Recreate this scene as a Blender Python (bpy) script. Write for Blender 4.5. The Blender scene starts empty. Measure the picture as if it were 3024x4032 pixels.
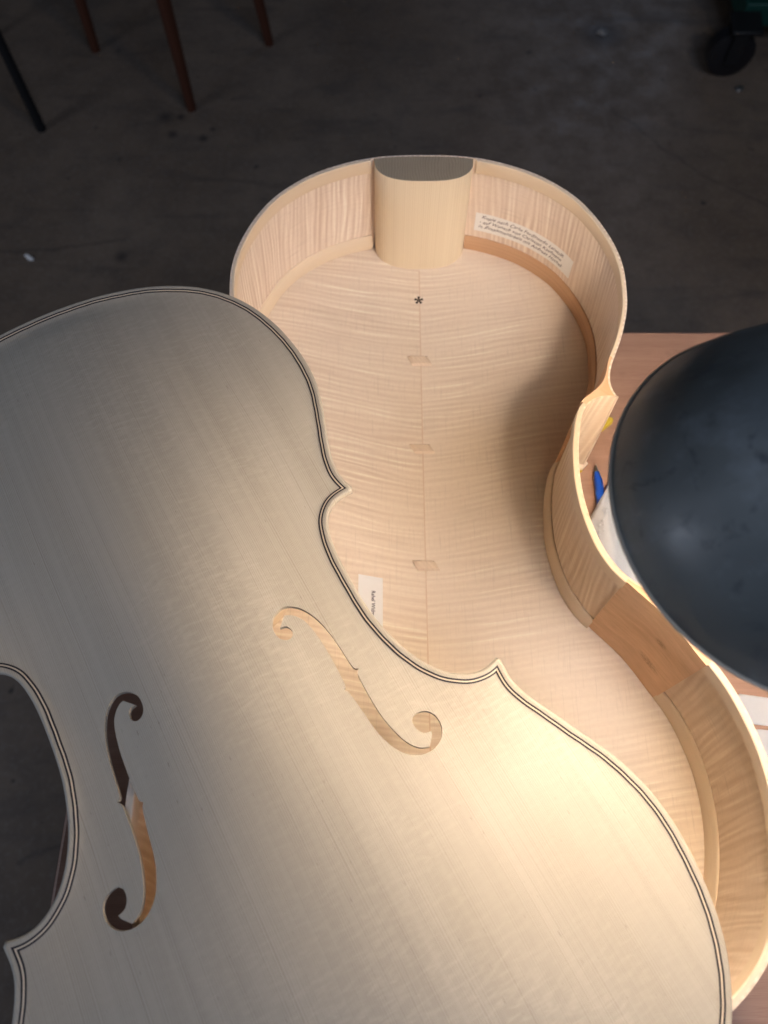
import bpy, bmesh, math, random
import numpy as np
from mathutils import Vector, Matrix
from mathutils.geometry import delaunay_2d_cdt
random.seed(4); rng = np.random.default_rng(4)
scn = bpy.context.scene
COL = scn.collection

# ------------------------------------------------------------------ camera, light, exposure
RIM = 0.860            # height of the rib garland's upper edge above the floor (m)
cam_d = bpy.data.cameras.new('camera'); cam = bpy.data.objects.new('camera', cam_d); COL.objects.link(cam)
cam_d.sensor_fit = 'VERTICAL'; cam_d.sensor_height = 36.0; cam_d.lens = 36.0 * 2950 / 4032
cam_d.clip_start = 0.02; cam_d.clip_end = 60
cam.location = (0, 0, RIM + 0.490); cam.rotation_euler = (math.radians(25.1), 0, 0)
cam_d.dof.use_dof = True; cam_d.dof.focus_distance = 0.56; cam_d.dof.aperture_fstop = 6.0
scn.camera = cam
scn.render.engine = 'CYCLES'
scn.render.resolution_x = 768; scn.render.resolution_y = 1024
vs = scn.view_settings
vs.view_transform = 'Standard'; vs.look = 'None'; vs.gamma = 1.0; vs.use_curve_mapping = False; vs.exposure = 0.28
wd = bpy.data.worlds.new('World'); scn.world = wd; wd.use_nodes = True
bg = wd.node_tree.nodes['Background']; bg.inputs[0].default_value = (0.66, 0.76, 1.0, 1); bg.inputs[1].default_value = 0.009

def area(name, loc, target, sx, sy, power, color):
    l = bpy.data.lights.new(name, 'AREA'); l.shape = 'RECTANGLE'; l.size = sx; l.size_y = sy
    l.energy = power; l.color = color
    o = bpy.data.objects.new(name, l); COL.objects.link(o); o.location = loc
    o.rotation_euler = (Vector(target) - Vector(loc)).to_track_quat('-Z', 'Y').to_euler()
    return o
# light of the workshop behind and above the camera: a cool wide one, and a small ceiling lamp to the right
area('window_light', (0.9, -1.1, 3.0), (0.0, 0.3, 0.8), 1.3, 1.1, 22.0, (0.52, 0.67, 1.0))
area('side_window', (-3.0, -0.6, 1.35), (-0.6, 0.1, 0.2), 1.1, 0.8, 14.0, (0.74, 0.82, 1.0))
area('far_window', (1.4, 4.6, 1.9), (0.2, 0.2, 0.9), 0.5, 0.8, 4.0, (0.55, 0.70, 1.0))
area('ceiling_light', (1.7, -0.6, 3.1), (-0.2, 1.6, 0.0), 0.35, 0.35, 7.0, (1.0, 0.92, 0.84))

LAMP_POWER = 258.0
LAMP_COLOR = (1.0, 0.80, 0.61)

# ------------------------------------------------------------------ helpers
def mm(x): return x * 0.001
def props(o, label=None, cat=None, group=None, kind=None):
    if label: o['label'] = label
    if cat: o['category'] = cat
    if group: o['group'] = group
    if kind: o['kind'] = kind
    return o
def empty(name, loc=(0, 0, 0), rotz=0.0):
    o = bpy.data.objects.new(name, None); COL.objects.link(o); o.location = loc; o.rotation_euler = (0, 0, rotz)
    o.empty_display_size = 0.05
    return o
def mesh_obj(name, verts, faces, mat=None, parent=None, uvs=None, smooth=True, angle=35, mats=None, midx=None):
    me = bpy.data.meshes.new(name); me.from_pydata([tuple(v) for v in verts], [], [tuple(f) for f in faces])
    for m in (mats or [mat]): me.materials.append(m)
    if midx is not None:
        for p, i in zip(me.polygons, midx): p.material_index = i
    if uvs is not None:
        ul = me.uv_layers.new(name='UVMap')
        for lp in me.loops: ul.data[lp.index].uv = uvs[lp.vertex_index]
    bm = bmesh.new(); bm.from_mesh(me); bmesh.ops.recalc_face_normals(bm, faces=bm.faces); bm.to_mesh(me); bm.free()
    if smooth:
        me.polygons.foreach_set('use_smooth', [True] * len(me.polygons)); me.set_sharp_from_angle(angle=math.radians(angle))
    o = bpy.data.objects.new(name, me); COL.objects.link(o)
    if parent: o.parent = parent
    return o
def bevelled(o, w, seg=2):
    m = o.modifiers.new('bevel', 'BEVEL'); m.width = w; m.segments = seg; m.limit_method = 'ANGLE'; m.angle_limit = math.radians(40)
    return o
def box(name, x0, x1, y0, y1, z0, z1, mat, parent=None, bev=0):
    v = [(x, y, z) for z in (z0, z1) for y in (y0, y1) for x in (x0, x1)]
    f = [(0, 2, 3, 1), (4, 5, 7, 6), (0, 1, 5, 4), (2, 6, 7, 3), (0, 4, 6, 2), (1, 3, 7, 5)]
    o = mesh_obj(name, v, f, mat, parent, smooth=bool(bev))
    if bev: bevelled(o, bev)
    return o
def tube(name, pts, radii, mat, parent=None, n=16, caps=True):
    pts = [Vector(p) for p in pts]; V = []; F = []
    for i, p in enumerate(pts):
        d = (pts[min(i + 1, len(pts) - 1)] - pts[max(i - 1, 0)]).normalized()
        a = d.cross(Vector((0, 0, 1)) if abs(d.z) < .9 else Vector((1, 0, 0))).normalized(); b = d.cross(a)
        r = radii[i] if hasattr(radii, '__len__') else radii
        for k in range(n):
            t = 2 * math.pi * k / n; V.append(p + a * math.cos(t) * r + b * math.sin(t) * r)
    for i in range(len(pts) - 1):
        for k in range(n):
            F.append((i * n + k, i * n + (k + 1) % n, (i + 1) * n + (k + 1) % n, (i + 1) * n + k))
    if caps: F.append(tuple(range(n))); F.append(tuple(range((len(pts) - 1) * n, len(pts) * n)))
    return mesh_obj(name, V, F, mat, parent, angle=40)
def prism(name, poly, z0, z1, mat, parent=None, mats=None, bev=0):
    """poly: list of (x, y); z0 > z1. material 0 sides, 1 top if mats has two"""
    n = len(poly); V = [(p[0], p[1], z0) for p in poly] + [(p[0], p[1], z1) for p in poly]
    F = [tuple(range(n)), tuple(range(n, 2 * n))[::-1]]; MI = [1 if mats and len(mats) > 1 else 0, 0]
    for i in range(n): F.append((i, (i + 1) % n, n + (i + 1) % n, n + i)); MI.append(0)
    o = mesh_obj(name, V, F, mat, parent, mats=mats, midx=MI)
    if bev: bevelled(o, bev)
    return o

def catmull(P, step=2.0, closed=False):
    P = np.asarray(P, float)
    if closed: Q = np.vstack([P[-1], P, P[0], P[1]])
    else: Q = np.vstack([2 * P[0] - P[1], P, 2 * P[-1] - P[-2]])
    out = []
    for i in range(1, len(Q) - 2):
        p0, p1, p2, p3 = Q[i - 1:i + 3]; n = max(2, int(np.linalg.norm(p2 - p1) / (step * .25)))
        for t in np.linspace(0, 1, n, endpoint=False):
            out.append(.5 * (2 * p1 + (p2 - p0) * t + (2 * p0 - 5 * p1 + 4 * p2 - p3) * t * t + (3 * p1 - p0 - 3 * p2 + p3) * t ** 3))
    out.append(Q[-2]); return resample(np.array(out), step)
def resample(P, step):
    d = np.r_[0, np.cumsum(np.linalg.norm(np.diff(P, axis=0), axis=1))]; n = max(2, int(round(d[-1] / step)) + 1)
    s = np.linspace(0, d[-1], n); return np.c_[np.interp(s, d, P[:, 0]), np.interp(s, d, P[:, 1])]
def gsmooth(P, sig, start_sym=False):
    """Gaussian smoothing along a polyline with fixed ends (start mirrored in x=0 when start_sym)"""
    k = int(sig * 3); w = np.exp(-.5 * (np.arange(-k, k + 1) / sig) ** 2); w /= w.sum()
    a = P[1:k + 1][::-1]; a = np.c_[-a[:, 0], a[:, 1]] if start_sym else 2 * P[0] - a
    b = 2 * P[-1] - P[-k - 1:-1][::-1]
    Q = np.vstack([a, P, b])
    return np.c_[np.convolve(Q[:, 0], w, 'valid'), np.convolve(Q[:, 1], w, 'valid')]
def normals(P):
    d = np.gradient(P, axis=0); n = np.c_[d[:, 1], -d[:, 0]]; return n / np.linalg.norm(n, axis=1)[:, None]
def seg_dist(p, loop):
    a = loop; b = np.roll(loop, -1, 0); ab = b - a; L = (ab ** 2).sum(1) + 1e-12; out = np.empty(len(p))
    for i in range(0, len(p), 800):
        q = p[i:i + 800]; t = np.clip(((q[:, None] - a) * ab).sum(-1) / L, 0, 1)
        out[i:i + 800] = np.linalg.norm(q[:, None] - (a + t[..., None] * ab), axis=-1).min(1)
    return out
def inside(p, loop):
    x, y = p[:, 0], p[:, 1]; c = np.zeros(len(p), bool); a = loop; b = np.roll(loop, -1, 0)
    for (x0, y0), (x1, y1) in zip(a, b):
        m = (y0 > y) != (y1 > y)
        if m.any():
            xi = x0 + (y - y0) * (x1 - x0) / (y1 - y0 if y1 != y0 else 1e-9); c ^= m & (x < xi)
    return c

# ------------------------------------------------------------------ node materials
class NT:
    def __init__(s, name):
        s.m = bpy.data.materials.new(name); s.m.use_nodes = True; s.t = s.m.node_tree
        s.b = s.t.nodes['Principled BSDF']
    def n(s, typ, **kw):
        nd = s.t.nodes.new(typ)
        for k, v in kw.items():
            if k == 'i':
                for a, b in v.items():
                    if hasattr(b, 'is_linked') or b.__class__.__name__.startswith('NodeSocket'): s.t.links.new(b, nd.inputs[a])
                    else: nd.inputs[a].default_value = b
            else: setattr(nd, k, v)
        return nd
    def link(s, a, b): s.t.links.new(a, b)
    def coord(s, kind='Object'): return s.n('ShaderNodeTexCoord').outputs[kind]
    def math(s, op, a, b=0.0, c=0.0):
        nd = s.n('ShaderNodeMath', operation=op)
        for k, v in enumerate((a, b, c)):
            if isinstance(v, (int, float)): nd.inputs[k].default_value = v
            else: s.link(v, nd.inputs[k])
        return nd.outputs[0]
    def sep(s, v): return s.n('ShaderNodeSeparateXYZ', i={0: v}).outputs
    def comb(s, x, y, z=0.0): return s.n('ShaderNodeCombineXYZ', i={0: x, 1: y, 2: z}).outputs[0]
    def noise(s, v, scale=1.0, detail=2.0, rough=.5, dist=0.0):
        return s.n('ShaderNodeTexNoise', i={'Vector': v, 'Scale': scale, 'Detail': detail, 'Roughness': rough, 'Distortion': dist}).outputs['Fac']
    def ramp(s, f, stops, interp='LINEAR'):
        r = s.n('ShaderNodeValToRGB', i={0: f}); cr = r.color_ramp; cr.interpolation = interp
        while len(cr.elements) < len(stops): cr.elements.new(.5)
        for e, (p, c) in zip(cr.elements, stops): e.position = p; e.color = (*c, 1) if len(c) == 3 else c
        return r.outputs[0]
    def fac(s, f, lo, hi, a=0.0, b=1.0):
        return s.n('ShaderNodeMapRange', i={0: f, 1: lo, 2: hi, 3: a, 4: b}).outputs[0]
    def mix(s, f, a, b, mode='MIX'):
        nd = s.n('ShaderNodeMix', data_type='RGBA', blend_type=mode)
        for k, v in ((0, f), (6, a), (7, b)):
            if isinstance(v, (int, float)): nd.inputs[k].default_value = v
            elif isinstance(v, tuple): nd.inputs[k].default_value = (*v, 1)
            else: s.link(v, nd.inputs[k])
        return nd.outputs[2]
    def bump(s, h, strength, dist, prev=None):
        nd = s.n('ShaderNodeBump', i={'Height': h, 'Strength': strength, 'Distance': dist})
        if prev is not None: s.link(prev, nd.inputs['Normal'])
        return nd.outputs[0]
    def done(s, color, rough=.5, normal=None, spec=.3, metal=0.0):
        for k, v in (('Base Color', color), ('Roughness', rough), ('Specular IOR Level', spec), ('Metallic', metal), ('Normal', normal)):
            if v is None: continue
            if isinstance(v, tuple): s.b.inputs[k].default_value = (*v, 1)
            elif isinstance(v, (int, float)): s.b.inputs[k].default_value = v
            else: s.link(v, s.b.inputs[k])
        return s.m
def plain(name, color, rough=.5, spec=.3, metal=0.0):
    return NT(name).done(color, rough, None, spec, metal)

def spruce(name, c_early, c_late, axis='x', ring=1.9, strength=.55, uv=False, silk=True):
    """fine straight annual rings running along the second axis; the first axis crosses them"""
    t = NT(name); xyz = t.sep(t.coord('UV' if uv else 'Object'))
    a, b = {'x': (xyz[0], xyz[1]), 'z': (xyz[0], xyz[2]), 'y': (xyz[1], xyz[0])}[axis]
    wob = t.noise(t.comb(t.math('MULTIPLY', a, 14), t.math('MULTIPLY', b, 3)), 1, 2)
    w2 = t.noise(t.comb(t.math('MULTIPLY', a, 60), t.math('MULTIPLY', b, 1.2)), 1, 1)
    u = t.math('ADD', a, t.math('ADD', t.math('MULTIPLY', wob, .010), t.math('ADD', t.math('MULTIPLY', w2, .006), t.math('MULTIPLY', t.noise(t.comb(t.math('MULTIPLY', a, 210), t.math('MULTIPLY', b, 1.5)), 1, 1), .0026))))
    ph = t.math('FRACT', t.math('MULTIPLY', u, 1000.0 / ring))
    line = t.ramp(ph, [(0, (0, 0, 0)), (.55, (.12, .12, .12)), (.86, (1, 1, 1)), (.93, (.9, .9, .9)), (1, (0, 0, 0))])
    vary = t.noise(t.comb(t.math('MULTIPLY', a, 260), t.math('MULTIPLY', b, 2.5)), 1, 3)
    line = t.math('MULTIPLY', line, t.fac(vary, .28, .72, .05, 1.5))
    f = t.math('MULTIPLY', line, strength)
    col = t.mix(f, c_early, c_late)
    band = t.noise(t.comb(t.math('MULTIPLY', a, 45), t.math('MULTIPLY', b, .8)), 1, 3)
    col = t.mix(t.fac(band, .3, .7, 0, .22), col, tuple(.80 * x for x in c_late))
    blot = t.noise(t.coord('Object'), 9, 3)
    col = t.mix(t.fac(blot, .35, .75, 0, .16), col, tuple(.86 * x for x in c_early))
    if silk:   # faint cross silk, flecks and tiny resin streaks
        s1 = t.noise(t.comb(t.math('MULTIPLY', a, 90), t.math('MULTIPLY', b, 330)), 1, 3, .6, .4)
        s0 = t.noise(t.coord('Object'), 6, 2)
        col = t.mix(t.math('MULTIPLY', t.fac(s1, .45, .75), t.fac(s0, .42, .65, .10, .50)), col, tuple(min(1, 1.22 * x) for x in c_early))
        fl = t.noise(t.comb(t.math('MULTIPLY', a, 900), t.math('MULTIPLY', b, 120)), 1, 1)
        col = t.mix(t.fac(fl, .745, .81, 0, .6), col, tuple(.5 * x for x in c_late))
    hb = t.noise(t.comb(t.math('MULTIPLY', a, 1400), t.math('MULTIPLY', b, 60)), 1, 2)
    nrm = t.bump(t.math('ADD', t.math('MULTIPLY', line, -.6), t.math('MULTIPLY', hb, .5)), .28, .0003)
    return t.done(col, t.fac(blot, .3, .7, .40, .56), nrm, .28)

def maple(name, c_light, c_dark, slope=.12, period=10.0, uv=False, contrast=.75, mirror=False, bend=0.0, seed=0.0, warp=1.0):
    """flamed maple: curl across, fine pores along. In UV mode u runs along the strip and the curl stands across it"""
    t = NT(name); xyz = t.sep(t.coord('UV' if uv else 'Object'))
    if uv: x, y = xyz[1], xyz[0]
    else: x, y = xyz[0], xyz[1]
    ax = t.math('ABSOLUTE', x) if mirror else x
    s = t.math('ADD', y, t.math('MULTIPLY', ax, slope))
    if bend: s = t.math('ADD', s, t.math('MULTIPLY', t.math('MULTIPLY', ax, ax), bend))
    s = t.math('ADD', s, seed)
    wv = t.noise(t.comb(t.math('MULTIPLY', x, 16), t.math('MULTIPLY', s, 9), seed), 1, 2)
    s2 = t.math('ADD', s, t.math('MULTIPLY', wv, .002 * warp))
    f1 = t.noise(t.comb(t.math('MULTIPLY', x, 5), t.math('MULTIPLY', s2, 1500 / period), seed), 1, 2, .45)
    f2 = t.noise(t.comb(t.math('MULTIPLY', x, 14), t.math('MULTIPLY', s2, 3600 / period), seed + 3), 1, 2, .5)
    amp = t.fac(t.noise(t.comb(t.math('MULTIPLY', x, 14), t.math('MULTIPLY', s, 11), seed + 5), 1, 2), .32, .66, .35, 1.15)
    pn = t.noise(t.comb(t.math('MULTIPLY', x, 7), t.math('MULTIPLY', s, 34), seed + 1), 1, 2)
    wave = t.math('SINE', t.math('ADD', t.math('MULTIPLY', s2, 6283.0 / period), t.math('MULTIPLY', pn, 22.0)))
    fl = t.math('ADD', t.math('MULTIPLY', t.fac(f1, .34, .66, -1, 1), .42), t.math('MULTIPLY', t.fac(f2, .3, .7, -1, 1), .28))
    fl = t.math('ADD', fl, t.math('MULTIPLY', wave, .5))
    fl = t.math('MULTIPLY', fl, amp)
    g = t.fac(t.math('MULTIPLY', fl, contrast), -1, 1)
    col = t.mix(g, c_dark, c_light)
    # thin glints along the seams between curls, painted into the colour
    col = t.mix(t.fac(fl, .55, .95, 0, .5), col, tuple(min(.95, v * 1.12) for v in c_light))
    por = t.noise(t.comb(t.math('MULTIPLY', x, 640), t.math('MULTIPLY', y, 26), 2.0), 1, 3, .6)
    col = t.mix(t.fac(por, .56, .74, 0, .32), col, tuple(.70 * v for v in c_dark))
    fig = t.noise(t.comb(t.math('MULTIPLY', x, 260), t.math('MULTIPLY', y, 330), 1.0), 1, 2, .6)
    col = t.mix(t.fac(fig, .35, .7, 0, .14), col, tuple(.80 * v for v in c_dark))
    st = t.noise(t.coord('Object'), 17, 4, .55)
    col = t.mix(t.fac(st, .54, .74, 0, .20), col, tuple(.74 * v for v in c_dark))
    h = t.math('ADD', t.math('MULTIPLY', fl, .35), t.math('MULTIPLY', por, .25))
    nrm = t.bump(h, .25, .0006)
    return t.done(col, t.fac(fl, -1, 1, .56, .42), nrm, .35)

M = {}
M['spruce_top'] = spruce('spruce_top', (.452, .405, .328), (.29, .248, .185), 'x', 1.22, .62)
M['spruce_block'] = spruce('spruce_block', (.84, .72, .535), (.66, .52, .345), 'x', 1.9, .55, silk=False)
def end_grain():
    t = NT('spruce_end_grain'); x, y, z = t.sep(t.coord())
    w = t.math('ADD', x, t.math('MULTIPLY', t.noise(t.comb(t.math('MULTIPLY', x, 30), t.math('MULTIPLY', y, 25)), 1, 3), .013))
    ph = t.math('FRACT', t.math('MULTIPLY', w, 1000 / 2.6))
    ln = t.ramp(ph, [(0, (0, 0, 0)), (.5, (.1, .1, .1)), (.85, (1, 1, 1)), (1, (0, 0, 0))])
    v = t.noise(t.comb(t.math('MULTIPLY', x, 120), t.math('MULTIPLY', y, 40)), 1, 3)
    ln = t.math('MULTIPLY', ln, t.fac(v, .25, .7, .1, 1))
    col = t.mix(ln, (.37, .305, .22), (.25, .20, .145))
    col = t.mix(t.fac(t.noise(t.coord(), 60, 4), .4, .7, 0, .4), col, (.31, .255, .185))
    return t.done(col, .7, t.bump(ln, .3, .0003), .2)
M['end_grain'] = end_grain()
M['maple_back_l'] = maple('maple_back_bass', (.91, .79, .635), (.70, .55, .415), .09, 6.0, bend=-.25, contrast=.9, seed=.37)
M['maple_back_r'] = maple('maple_back_treble', (.90, .78, .635), (.73, .59, .46), -.07, 6.0, bend=-.2, contrast=.8, seed=.81)
M['maple_rib'] = maple('maple_rib', (.90, .78, .655), (.66, .51, .40), .10, 5.4, uv=True, contrast=1.1, seed=.2, warp=.6)
M['maple_rib_slant'] = maple('maple_rib_slanted', (.88, .745, .60), (.66, .505, .365), .14, 6.5, uv=True, contrast=.95, seed=.6, warp=.7)
M['maple_edge'] = maple('maple_edge', (.78, .60, .42), (.66, .48, .31), .1, 9, contrast=.4, seed=.5)
M['lining'] = spruce('lining_willow_pale', (.78, .64, .475), (.70, .55, .38), 'y', 1.3, .25, uv=True, silk=False)
M['lining_brown'] = spruce('lining_willow_brown', (.56, .345, .205), (.42, .25, .14), 'y', 2.6, .5, uv=True, silk=False)
def willow_block():
    t = NT('willow_block'); co = t.coord('UV'); u, v, _ = t.sep(co)
    g = t.noise(t.comb(t.math('MULTIPLY', u, 18), t.math('MULTIPLY', v, 90)), 1, 3, .55, 1.2)
    col = t.mix(t.fac(g, .3, .7), (.77, .51, .32), (.63, .39, .225))
    fine = t.noise(t.comb(t.math('MULTIPLY', u, 90), t.math('MULTIPLY', v, 700)), 1, 2)
    col = t.mix(t.fac(fine, .5, .8, 0, .3), col, (.36, .18, .08))
    for (ku, kv, r, sx) in ((.028, -.034, .0095, 1.6), (.024, -.072, .0125, 1.0)):   # small knots
        du = t.math('MULTIPLY', t.math('SUBTRACT', u, ku), sx); dv = t.math('MULTIPLY', t.math('SUBTRACT', v, kv), 2.0)
        dn = t.noise(t.comb(t.math('MULTIPLY', u, 420), t.math('MULTIPLY', v, 900)), 1, 3, .65)
        d = t.math('SQRT', t.math('ADD', t.math('MULTIPLY', du, du), t.math('MULTIPLY', dv, dv)))
        k = t.math('MULTIPLY', t.fac(d, r * .3, r, 1, 0), t.fac(dn, .40, .56))
        col = t.mix(t.math('MULTIPLY', k, .75), col, (.25, .12, .05))
    return t.done(col, .55, t.bump(fine, .2, .0003), .3)
M['willow'] = willow_block()
M['black_line'] = plain('purfling_black', (.018, .015, .02), .55)
M['white_line'] = plain('purfling_poplar', (.66, .55, .40), .55)
M['glue_line'] = plain('joint_glue', (.70, .53, .385), .6)
def paper(name, c, dots=False):
    t = NT(name); co = t.coord()
    n = t.noise(co, 220, 4, .6); col = t.mix(t.fac(n, .35, .7, 0, .3), c, tuple(.9 * v for v in c))
    nrm = t.bump(n, .15, .0002)
    if dots:
        vo = t.n('ShaderNodeTexVoronoi', i={'Vector': co, 'Scale': 190.0, 'Randomness': .35}).outputs['Distance']
        d = t.fac(vo, .18, .34, 1, 0); nrm = t.bump(d, .5, .0008, nrm)
        wr = t.noise(co, 14, 3); nrm = t.bump(wr, .3, .004, nrm)
    return t.done(col, .85, nrm, .15)
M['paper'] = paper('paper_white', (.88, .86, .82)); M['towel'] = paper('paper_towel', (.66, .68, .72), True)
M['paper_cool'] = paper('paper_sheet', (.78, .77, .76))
M['ink'] = plain('ink_black', (.03, .022, .03), .7); M['brand'] = plain('burnt_brand', (.028, .014, .008), .8)
M['ink_pen'] = plain('pen_ink', (.055, .03, .05), .7)
def table_wood():
    t = NT('table_wood'); x, y, z = t.sep(t.coord())
    g = t.noise(t.comb(t.math('MULTIPLY', x, 5), t.math('MULTIPLY', y, 120)), 1, 4, .55, .6)
    col = t.mix(t.fac(g, .3, .7), (.39, .24, .175), (.31, .18, .13))
    p = t.noise(t.comb(t.math('MULTIPLY', x, 60), t.math('MULTIPLY', y, 1200)), 1, 2)
    col = t.mix(t.fac(p, .5, .75, 0, .35), col, (.20, .09, .055))
    s = t.noise(t.coord(), 11, 4, .6); col = t.mix(t.fac(s, .52, .72, 0, .35), col, (.40, .25, .18))
    s2 = t.noise(t.coord(), 24, 3, .6); col = t.mix(t.fac(s2, .6, .72, 0, .4), col, (.19, .09, .06))
    return t.done(col, t.fac(s, .3, .7, .42, .62), t.bump(p, .2, .0004), .4)
M['table'] = table_wood()
def enamel():
    t = NT('shade_enamel'); co = t.coord()
    n = t.noise(co, 30, 5, .65); n2 = t.noise(co, 9, 3)
    col = t.mix(t.fac(n2, .35, .7), (.075, .084, .082), (.175, .188, .182))
    sc = t.noise(co, 48, 4, .65, .6); col = t.mix(t.fac(sc, .56, .68, 0, .75), col, (.05, .055, .06))
    du = t.noise(co, 15, 5, .7); col = t.mix(t.fac(du, .5, .75, 0, .5), col, (.32, .36, .39))
    nr = t.bump(n2, .6, .012); nr = t.bump(n, .12, .0008, nr)
    return t.done(col, t.fac(n, .3, .7, .28, .50), nr, .42)
M['enamel'] = enamel()
M['lip'] = plain('tan_lip', (.42, .36, .27), .45, .4); M['liner'] = plain('shade_liner', (.80, .78, .72), .5)  # lip in one even cream tan
M['black_metal'] = plain('black_metal', (.012, .012, .013), .5); M['steel'] = plain('steel', (.42, .41, .40), .35, .5, .9)
M['stud'] = plain('dull_zinc', (.22, .21, .20), .6, .4, .3)
M['blue'] = plain('pen_blue', (.006, .05, .33), .3, .5); M['yellow'] = plain('yellow_foam', (.75, .56, .06), .8)
def chair_wood():
    t = NT('chair_wood'); x, y, z = t.sep(t.coord())
    g = t.noise(t.comb(t.math('MULTIPLY', x, 160), t.math('MULTIPLY', y, 160), t.math('MULTIPLY', z, 7)), 1, 3)
    return t.done(t.mix(g, (.055, .018, .010), (.10, .034, .017)), .45, None, .35)
M['chair'] = chair_wood()
M['green'] = plain('green_paint', (.008, .055, .042), .5); M['rubber'] = plain('black_rubber', (.010, .010, .012), .38, .5)
STAINS = [(-.578, 1.785, .028), (-.538, 1.786, .012), (-.550, 1.717, .017), (-.446, 1.737, .010), (-.469, 1.703, .013), (.62, 2.13, .075), (-.62, 1.30, .02)]
def floor_mat():
    t = NT('concrete_floor'); co = t.coord(); x, y, z = t.sep(co)
    n1 = t.noise(co, 2.6, 6, .6, .4); n2 = t.noise(co, 14, 5, .62); n3 = t.noise(co, 90, 4, .6)
    col = t.mix(t.fac(n1, .3, .7), (.150, .108, .076), (.225, .170, .125))
    col = t.mix(t.fac(n2, .42, .72, 0, .5), col, (.09, .07, .057))
    col = t.mix(t.fac(n3, .5, .8, 0, .4), col, (.30, .26, .22))
    st = t.noise(t.comb(t.math('MULTIPLY', x, 3), t.math('MULTIPLY', y, 12)), 1, 5, .6, .8)
    col = t.mix(t.fac(st, .56, .7, 0, .55), col, (.085, .07, .06))
    sp = t.noise(co, 26, 2, .5); col = t.mix(t.fac(sp, .70, .76, 0, .7), col, (.04, .036, .034))
    wob = t.math('MULTIPLY', t.math('SUBTRACT', n2, .5), .05)
    for (sx, sy, r) in STAINS:
        dx = t.math('SUBTRACT', x, sx); dy = t.math('SUBTRACT', y, sy)
        d = t.math('ADD', t.math('SQRT', t.math('ADD', t.math('MULTIPLY', dx, dx), t.math('MULTIPLY', dy, dy))), t.math('MULTIPLY', wob, .6))
        col = t.mix(t.fac(d, r * .2, r * 1.15, .75, 0), col, (.04, .034, .034))
    for (ax, ay, bx, by) in ((.60, 1.825, .724, 1.661), (.724, 1.661, .80, 1.57), (.80, 1.57, .96, 1.455), (-1.0, 1.31, -.734, 1.328), (-.734, 1.328, -.617, 1.357), (-.30, .05, -.60, -.12), (-.28, .11, -.6, .0)):
        # hairline cracks: distance to a segment
        L = math.hypot(bx - ax, by - ay); ux, uy = (bx - ax) / L, (by - ay) / L
        dx = t.math('SUBTRACT', x, ax); dy = t.math('SUBTRACT', y, ay)
        al = t.math('ADD', t.math('MULTIPLY', dx, ux), t.math('MULTIPLY', dy, uy))
        ac = t.math('ABSOLUTE', t.math('ADD', t.math('ADD', t.math('MULTIPLY', dx, -uy), t.math('MULTIPLY', dy, ux)), t.math('MULTIPLY', wob, .9)))
        on = t.math('MULTIPLY', t.math('GREATER_THAN', al, 0.0), t.math('LESS_THAN', al, L))
        col = t.mix(t.math('MULTIPLY', t.fac(ac, .0005, .006, .42, 0), on), col, (.05, .044, .04))
    return t.done(col, t.fac(n2, .3, .7, .42, .7), t.bump(n2, .25, .004), .35)
M['floor'] = floor_mat()

# ------------------------------------------------------------------ setting: floor
props(mesh_obj('floor', [(-6, -5, 0), (6, -5, 0), (6, 8, 0), (-6, 8, 0)], [(0, 1, 2, 3)], M['floor'], smooth=False), kind='structure')

# ------------------------------------------------------------------ work table
TZ = RIM - 0.1385
tb = empty('work_table', (0.06, -0.2, 0))
def rounded_rect(x0, x1, y0, y1, r, n=8):
    P = []
    for cx, cy, a0 in ((x1 - r, y1 - r, 0), (x0 + r, y1 - r, 90), (x0 + r, y0 + r, 180), (x1 - r, y0 + r, 270)):
        for k in range(n + 1):
            a = math.radians(a0 + 90 * k / n); P.append((cx + r * math.cos(a), cy + r * math.sin(a)))
    return P
prism('table_top', [(x - .06, y + .2) for x, y in rounded_rect(-.249, .383, -.95, .503, .018)], TZ, TZ - .026, M['table'], tb, bev=.003)
box('apron', -.27, .29, -.68, .66, TZ - .10, TZ - .0262, M['table'], tb)
for sx in (-.27, .25):
    for sy in (-.69, .62): box('leg', sx, sx + .045, sy, sy + .045, 0, TZ - .1005, M['table'], tb, .003)
props(tb, 'small reddish brown wooden work table carrying the open cello body', 'table')

# ------------------------------------------------------------------ cello outlines (mm; x across from the centre joint, v down from the neck end)
PLATE_UP = [(0, .3), (19, 1.1), (42.4, 3.6), (64.5, 8.6), (86.2, 15.9), (109.7, 28.5), (125.3, 40.7), (139, 56.2), (150.4, 76.4), (159, 102.2), (163, 127.3), (163.8, 150.5), (160.9, 173.6), (153.5, 198.5), (145.2, 221), (140.6, 236.8), (139, 249.4), (140.6, 258.2), (142.4, 262.3)]
PLATE_C = [(141.0, 266.4), (129, 266.8), (120.3, 271.3), (114.4, 278.5), (111, 289), (108.8, 302.5), (108, 318), (107.9, 338), (109, 355.6), (113, 376.2), (117.2, 388.5), (122.8, 400), (130, 410.2), (137, 416.4), (144.5, 420.8), (151.7, 422.6), (158.3, 422.2), (163, 420.6), (165.4, 420.2)]
PLATE_LOW = [(167.3, 422.4), (166.9, 427.3), (165.6, 434), (166.8, 443.5), (171.2, 454.4), (178, 468.5), (183.6, 481.2), (188.4, 491.4), (194.6, 505.4), (199.4, 520.4), (202.4, 534.4), (203.6, 551.5), (203, 566.2), (201, 580.5), (197.9, 595), (194.6, 606.5), (190, 618.6), (184, 629.8), (177, 640.1), (166.9, 652.4), (150, 667), (120, 687), (85, 702), (45, 711), (0, 714)]
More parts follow.
